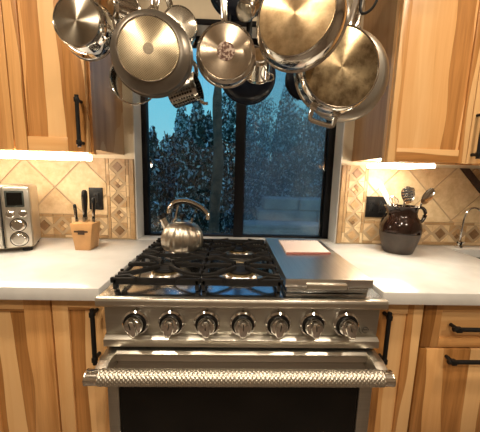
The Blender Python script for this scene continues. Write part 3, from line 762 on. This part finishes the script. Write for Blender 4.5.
co_=objco(n_,l_); f_=noise(n_,l_,co_,130,2); l_.new(ramp(n_,l_,f_,[(.46,(.07,.035,.025)),(.56,(.26,.20,.16))]),b_.inputs['Base Color']); M['base_logo']=m_
m_=plain('soft_stamped_logo',(.22,.18,.13),.4,.8,var=.2,vscale=200); M['soft_logo']=m_

pan('saucepan','polished steel saucepan hanging leftmost, brushed base facing out','saucepan',(-.500,-.620,1.708),(0,-8,-6),.071,.081,.058,.19,'base_steel','chrome')
pan('frying_pan','large grey sided frying pan with dotted base, hanging second from left','frying pan',(-.286,-.660,1.624),(0,4,2),.087,.115,.042,.20,'base_dots','anod',logo=None,hw=.012)
L('stamped_mark',MB().lathe([(0,-.0052),(.015,-.0052),(.015,-.0035)],32,'Y'),'soft_logo',PANS[-1][0])
pan('frying_pan','small steel frying pan with dark round mark in its base, hanging in the middle','frying pan',(-.072,-.620,1.642),(0,-4,0),.080,.088,.035,.16,'base_small','chrome_warm',logo=.0265,hw=.010)
pan('frying_pan','large brassy based frying pan hanging right of the middle, closest to the viewer','frying pan',(.106,-.735,1.690),(2,-6,-27),.101,.119,.050,.12,'base_brass','chrome_warm',hw=.012,lip=.005)
pan('saute_pan','large steel saute pan with stained base and loop handle, hanging at the right','saute pan',(.276,-.620,1.612),(0,14,4),.119,.127,.050,.20,'base_brown','chrome_warm',helper=True,hw=.012,lip=.005)
pan('saucepan','small steel saucepan hanging behind the dotted frying pan, its side showing at right','saucepan',(-.222,-.52,1.763),(0,-18,20),.052,.058,.075,.13,'base_steel','chrome_warm')
pan('saucepan','brassy steel saucepan hanging behind and right of the leftmost saucepan','saucepan',(-.462,-.50,1.812),(10,20,-35),.045,.050,.085,.12,'base_brass','chrome_warm')
pan('saucepan','small dull steel saucepan tilted above and behind the middle frying pan','saucepan',(-.018,-.55,1.790),(60,35,10),.028,.032,.055,.07,'base_steel','chrome_warm',hw=.007)
pan('skillet','black skillet hanging highest behind the middle frying pan','skillet',(-.040,-.47,1.925),(0,0,0),.075,.098,.04,.035,None,'blackpan','black')
pan('skillet','black skillet hanging low behind the middle frying pan, its lower edge against the window','skillet',(.006,-.43,1.660),(0,0,0),.080,.103,.045,.16,None,'blackpan','black')
# lids
def lid(label,loc,rot,r,mat,rimm,knob='blackpl',hl=.0):
    t=thing('pan_lid',label,'lid',loc,tuple(R(a) for a in rot))
    L('lid_dome',MB().lathe([(0,-.022),(r*.3,-.020),(r*.6,-.014),(r*.85,-.006),(r*.97,0),(r*.97,.002),(r*.85,-.004),(r*.6,-.012),(0,-.020)],64,'Y'),mat,t)
    L('lid_rim',MB().tube([(r*math.cos(a),0,r*math.sin(a)) for a in [2*PI*i/64 for i in range(64)]],.0032,8,closed=True),rimm,t)
    L('lid_knob',MB().lathe([(.006,-.020),(.006,-.032),(.016,-.040),(.012,-.050),(0,-.051)],24,'Y'),knob,t)
    PANS.append((t,r,.0)); return t
lid('glass lid with thin rim hanging behind the dotted frying pan, left of the window',(-.398,-.46,1.607),(0,0,0),.084,'lidglass','chrome')
lid('dark lid peeking out left of the stained saute pan',(.198,-.46,1.622),(0,0,10),.062,'blackpan','black')
pan('frying_pan','wide pale steel pan hanging behind the stained saute pan, rim showing at right','frying pan',(.334,-.535,1.632),(0,10,0),.120,.150,.04,.20,None,'steel_z',hw=.011,lip=.004)
# saucepan seen from side with ring handle (between middle and brassy pan)
pan('saucepan','copper toned small saucepan with wire ring handle, under the brassy frying pan','saucepan',(.030,-.56,1.660),(-38,-32,18),.032,.038,.070,.12,'base_brass','chrome_warm',hw=.008)
t=PANS[-1][0]
L('ring_handle',MB().tube([(.0+.018*math.cos(a),.045+.004*math.sin(a),-.052+.022*math.sin(a)) for a in [2*PI*i/24 for i in range(24)]],.0028,8,closed=True),'chrome',t)
# strainer cup
st=thing('strainer_cup','small perforated steel strainer cup hanging tilted in front of the left window pane','strainer',(-.227,-.42,1.584),tuple(R(a) for a in(0,74,-12)))
st.scale=(1.22,1.22,1.22)
L('cup',MB().lathe([(0,0.0-.045),(.034,-.045),(.037,-.042),(.037,.040),(.041,.043),(.041,.045),(.035,.044),(.035,-.040),(0,-.041)],48,'Z'),'mesh_steel',st)
L('rim_band',MB().lathe([(.0375,.030),(.0415,.032),(.0425,.044),(.0375,.046)],48,'Z'),'chrome_warm',st)
b=MB().tube(spline([(-.030,0,.046),(-.06,-.004,.052),(-.100,-.004,.030),(-.170,0,.008)],5),.0040,8,flat=(1.6,.8,(0,1,0))); L('handle',b,'chrome_warm',st)
b=MB().tube(spline([(-.034,.01,-.030),(-.06,.006,.0),(-.100,-.001,.028)],5),.0030,8); L('brace',b,'chrome_warm',st)
L('rest_hook',MB().tube([(.042,0,.040),(.052,0,.050),(.054,0,.060)],.005,8),'chrome_warm',st)
# S hooks for the pans, from the rack down to each handle
hooks=[(-.478,-.56,2.06,1.985),(-.275,-.62,2.06,1.955)]
hk=None
def hook_mesh(h):
    b=MB(); r=.014
    top=[(0,r*math.sin(a),-r+r*math.cos(a)+.0) for a in [R(x) for x in range(-120,91,30)]]
    b.tube(spline([(0,-.012,-.020),(0,-.010,-.004),(0,0,.006),(0,.010,-.004),(0,.008,-.03),(0,-.004,-h+.03),(0,-.010,-h+.008),(0,0,-h),(0,.010,-h+.008),(0,.010,-h+.018)],5),.0036,8)
    return b
bpy.context.view_layer.update()
labels=set()
for i,(t,h,dy) in enumerate(PANS):
    p=t.matrix_world@Vector((0,dy,h))
    if p.z>RZ-.03: continue
    o=obj('rack_hook',hook_mesh(RZ-p.z-.009),'black'); o.location=(p.x,p.y,RZ-.004)
    tag(o,'black iron hook from the pot rack holding a pan above the range','hook','hooks on the pot rack')
# visible black hook shapes near the top left and top right
b=MB(); b.tube([(-.445,-.60,RZ),(-.452,-.60,1.86),(-.425,-.60,1.80),(-.405,-.60,1.86),(-.402,-.60,RZ)],.007,8); o=obj('rack_hook',b,'black'); tag(o,'wide black V shaped hook between leftmost saucepan and dotted frying pan','hook')
b=MB(); b.tube(spline([(.375,-.56,RZ),(.365,-.56,1.90),(.345,-.56,1.835),(.350,-.56,1.795),(.385,-.56,1.815),(.405,-.56,1.88),(.405,-.56,1.98)],5),.0042,8); o=obj('rack_hook',b,'black'); tag(o,'curled black wire hook right of the saute pan handle','hook')

# ------------------------------------------------------------------ ceiling lamps (real lights of the kitchen)
lampxy=[(-1.0,-1.15),(.95,-1.15),(-1.0,-2.5),(.95,-2.5),(0,-1.9)]
lb=['recessed ceiling lamp above the left base cabinets','recessed ceiling lamp above the right base cabinets','recessed ceiling lamp at the left rear of the kitchen','recessed ceiling lamp at the right rear of the kitchen','recessed ceiling lamp in the middle of the ceiling']
for (x,y),lab in zip(lampxy,lb):
    t=thing('ceiling_lamp',lab,'lamp',(x,y,ZC))
    obj('trim_ring',MB().lathe([(.075,ZC-.001),(.10,ZC-.001),(.095,ZC-.008),(.078,ZC-.006)],32,c=(x,y,0)),'white',t)
    obj('bulb',MB().lathe([(0,ZC-.002),(.074,ZC-.002),(.074,ZC-.001)],32,c=(x,y,0)),'canlight',t)
    ld=bpy.data.lights.new('ceiling_lamp_light','AREA'); ld.shape='DISK'; ld.size=.15; ld.energy=15; ld.color=(1,.84,.64)
    lo=bpy.data.objects.new('ceiling_lamp_light',ld); COL.objects.link(lo); lo.parent=t; lo.location=(0,0,-.012)

# ------------------------------------------------------------------ garden outside
struct('ground',MB().box(-9,9,WT+.01,14,-.35,-.25),'soil',smooth=False)
def rock_wall(x0,x1,y0,y1,z0,z1,label):
    b=MB(); rnd=random.Random(int(y0*100))
    n=int((x1-x0)/.35); 
    rows=max(1,int((z1-z0)/.22)); hh=(z1-z0)/rows
    for r in range(rows):
        x=x0-.1*(r%2)
        while x<x1:
            ww=rnd.uniform(.5,1.5); b.box(x+.008,x+ww-.008,y0+rnd.uniform(-.10,.06),y1,z0+r*hh+.006,z0+(r+1)*hh-.004,.02,1); x+=ww
    return tag(obj('garden_wall',b,'stone'),label,'wall')
rock_wall(.15,4.0,2.9,3.3,-.25,.50,'low grey stone garden wall seen through the lower right window pane, nearer one')
rock_wall(.55,5.0,3.6,4.1,-.25,.88,'grey stone garden wall stepping up behind the nearer one, below the shrubs')
def shrub(cx,cy,z0,rx,ry,h,n,label,seed,pale=.1,name='garden_shrub'):
    rnd=random.Random(seed); t=thing(name,label,'shrub' if name=='garden_shrub' else 'tree',(cx,cy,z0))
    b=MB()
    for k in range(n):
        # clumpy volume
        while True:
            u=Vector((rnd.uniform(-1,1),rnd.uniform(-1,1),rnd.uniform(0,1)))
            top=.80+.13*math.sin(4*u.x+seed)+.07*math.sin(11*u.x+2*seed+3*u.y)
            q=abs(u.x)**3+abs(u.y)**3+(u.z/top)**4
            if q<1 and (q>.18) and math.sin(9*u.x+seed)*math.sin(8*u.z+2*seed)*math.cos(7*u.y)>-.72: break
        s=1.0
        p=Vector((cx+u.x*rx*s,cy+u.y*ry*s,z0+u.z*h*s))
        sz=rnd.uniform(.028,.062); E=Euler((rnd.uniform(0,6),rnd.uniform(0,6),rnd.uniform(0,6))).to_matrix()
        vs=[b.b.verts.new(p+E@Vector(v)*sz) for v in((-1,0,0),(-.2,-.45,.12),(1,0,0),(-.2,.45,.12))]
        f=b.b.faces.new(vs); f.material_index=1 if rnd.random()<pale else 0
    obj('foliage',b,['leaf','leaf2'],t,smooth=False)
    b=MB()
    for k in range(5):
        a=k*1.26; b.tube([(cx,cy,z0-.3),(cx+rx*.2*math.cos(a),cy+ry*.2*math.sin(a),z0+h*.4),(cx+rx*.55*math.cos(a),cy+ry*.5*math.sin(a),z0+h*.75)],[.035,.022,.008],7)
    obj('stem',b,'bark',t)
shrub(-1.80,3.6,-.2,.62,.6,2.60,11000,'dense dark shrub seen through the left edge of the left window pane',1,.22)
shrub(-.62,3.7,-.2,.54,.50,3.05,14000,'tall dark shrub with pale leaves in the middle of the left window pane',2,.28)
shrub(.10,5.3,-.2,.80,.6,3.9,10000,'tall dark shrub behind the window mullion and the tree trunk',3,.24)
shrub(1.72,5.6,-.2,.80,.7,4.1,14000,'wide dark shrub above the stone walls in the right window pane',4,.24)
shrub(3.4,5.4,-.2,.80,.6,3.1,5000,'dark shrub at the far right beyond the stone walls',5,.12)
shrub(-1.30,5.0,-.2,.70,.5,3.25,11000,'shrub of pale teal leaves behind the tall dark shrub, below the sky patch',7,.34)
shrub(1.0,8.2,-.2,1.05,.8,5.2,9000,'tallest dark shrub at the back of the garden, right of the window mullion',9,.2)
shrub(3.3,8.2,-.2,1.05,.8,5.2,9000,'tall dark shrub at the back of the garden, far right',10,.2)
shrub(-3.2,4.6,-.2,.7,.7,2.4,4000,'dark shrub far left in the garden',6,.12)
t=thing('garden_tree','brown trunked tree rising behind the kettle in the left window pane','tree',(-.33,2.7,-.25))
b=MB(); b.tube(spline([(-.33,2.7,-.25),(-.32,2.7,.7),(-.27,2.72,1.5),(-.30,2.75,2.4),(-.22,2.8,3.4)],5),[.085]*11+[.07]*5+[.05]*5,14); obj('trunk',b,'bark',t)
# fence far behind
fe=thing('garden_fence','dark board fence at the back of the garden','fence',(0,6.9,-.25))
b=MB()
for i in range(60): x=-6+i*.2; b.box(x,x+.19,6.9,6.93,-.25,1.75)
obj('boards',b,'bark',fe,smooth=False)
b=MB()
for z in(.2,1.2): b.box(-6,6,6.93,6.97,z,z+.09)
obj('rail',b,'bark',fe,smooth=False)

# ------------------------------------------------------------------ world: dusk sky
wd=bpy.data.worlds.new('dusk_sky'); SC.world=wd; wd.use_nodes=True
n=wd.node_tree.nodes; l=wd.node_tree.links; bg=n['Background']
tc=n.new('ShaderNodeTexCoord'); sx=n.new('ShaderNodeSeparateXYZ'); l.new(tc.outputs['Generated'],sx.inputs[0])
c=ramp(n,l,sx.outputs['Z'],[(0,(.22,.50,.58)),(.25,(.15,.47,.60)),(.6,(.08,.26,.60)),(1,(.05,.16,.50))])
l.new(c,bg.inputs[0]); bg.inputs[1].default_value=1.15

# ------------------------------------------------------------------ camera
cam=bpy.data.cameras.new('camera'); co=bpy.data.objects.new('camera',cam); COL.objects.link(co); SC.camera=co
cam.sensor_fit='HORIZONTAL'; cam.sensor_width=36; cam.lens=268.57/480*36; cam.clip_start=.02
yaw,pit,rol=.0306,.1487,.0267
fw_=Vector((math.sin(yaw)*math.cos(pit),math.cos(yaw)*math.cos(pit),-math.sin(pit)))
rt=Vector((math.cos(yaw),-math.sin(yaw),0)); up=rt.cross(fw_)
r2=rt*math.cos(rol)+up*math.sin(rol); u2=-rt*math.sin(rol)+up*math.cos(rol)
mt=Matrix((r2,u2,-fw_)).transposed().to_4x4(); mt.translation=Vector((-.0433,-1.4779,1.281)); co.matrix_world=mt

SC.view_settings.view_transform='Standard'; SC.view_settings.look='None'; SC.view_settings.gamma=1
SC.view_settings.use_curve_mapping=False; SC.view_settings.exposure=0.22
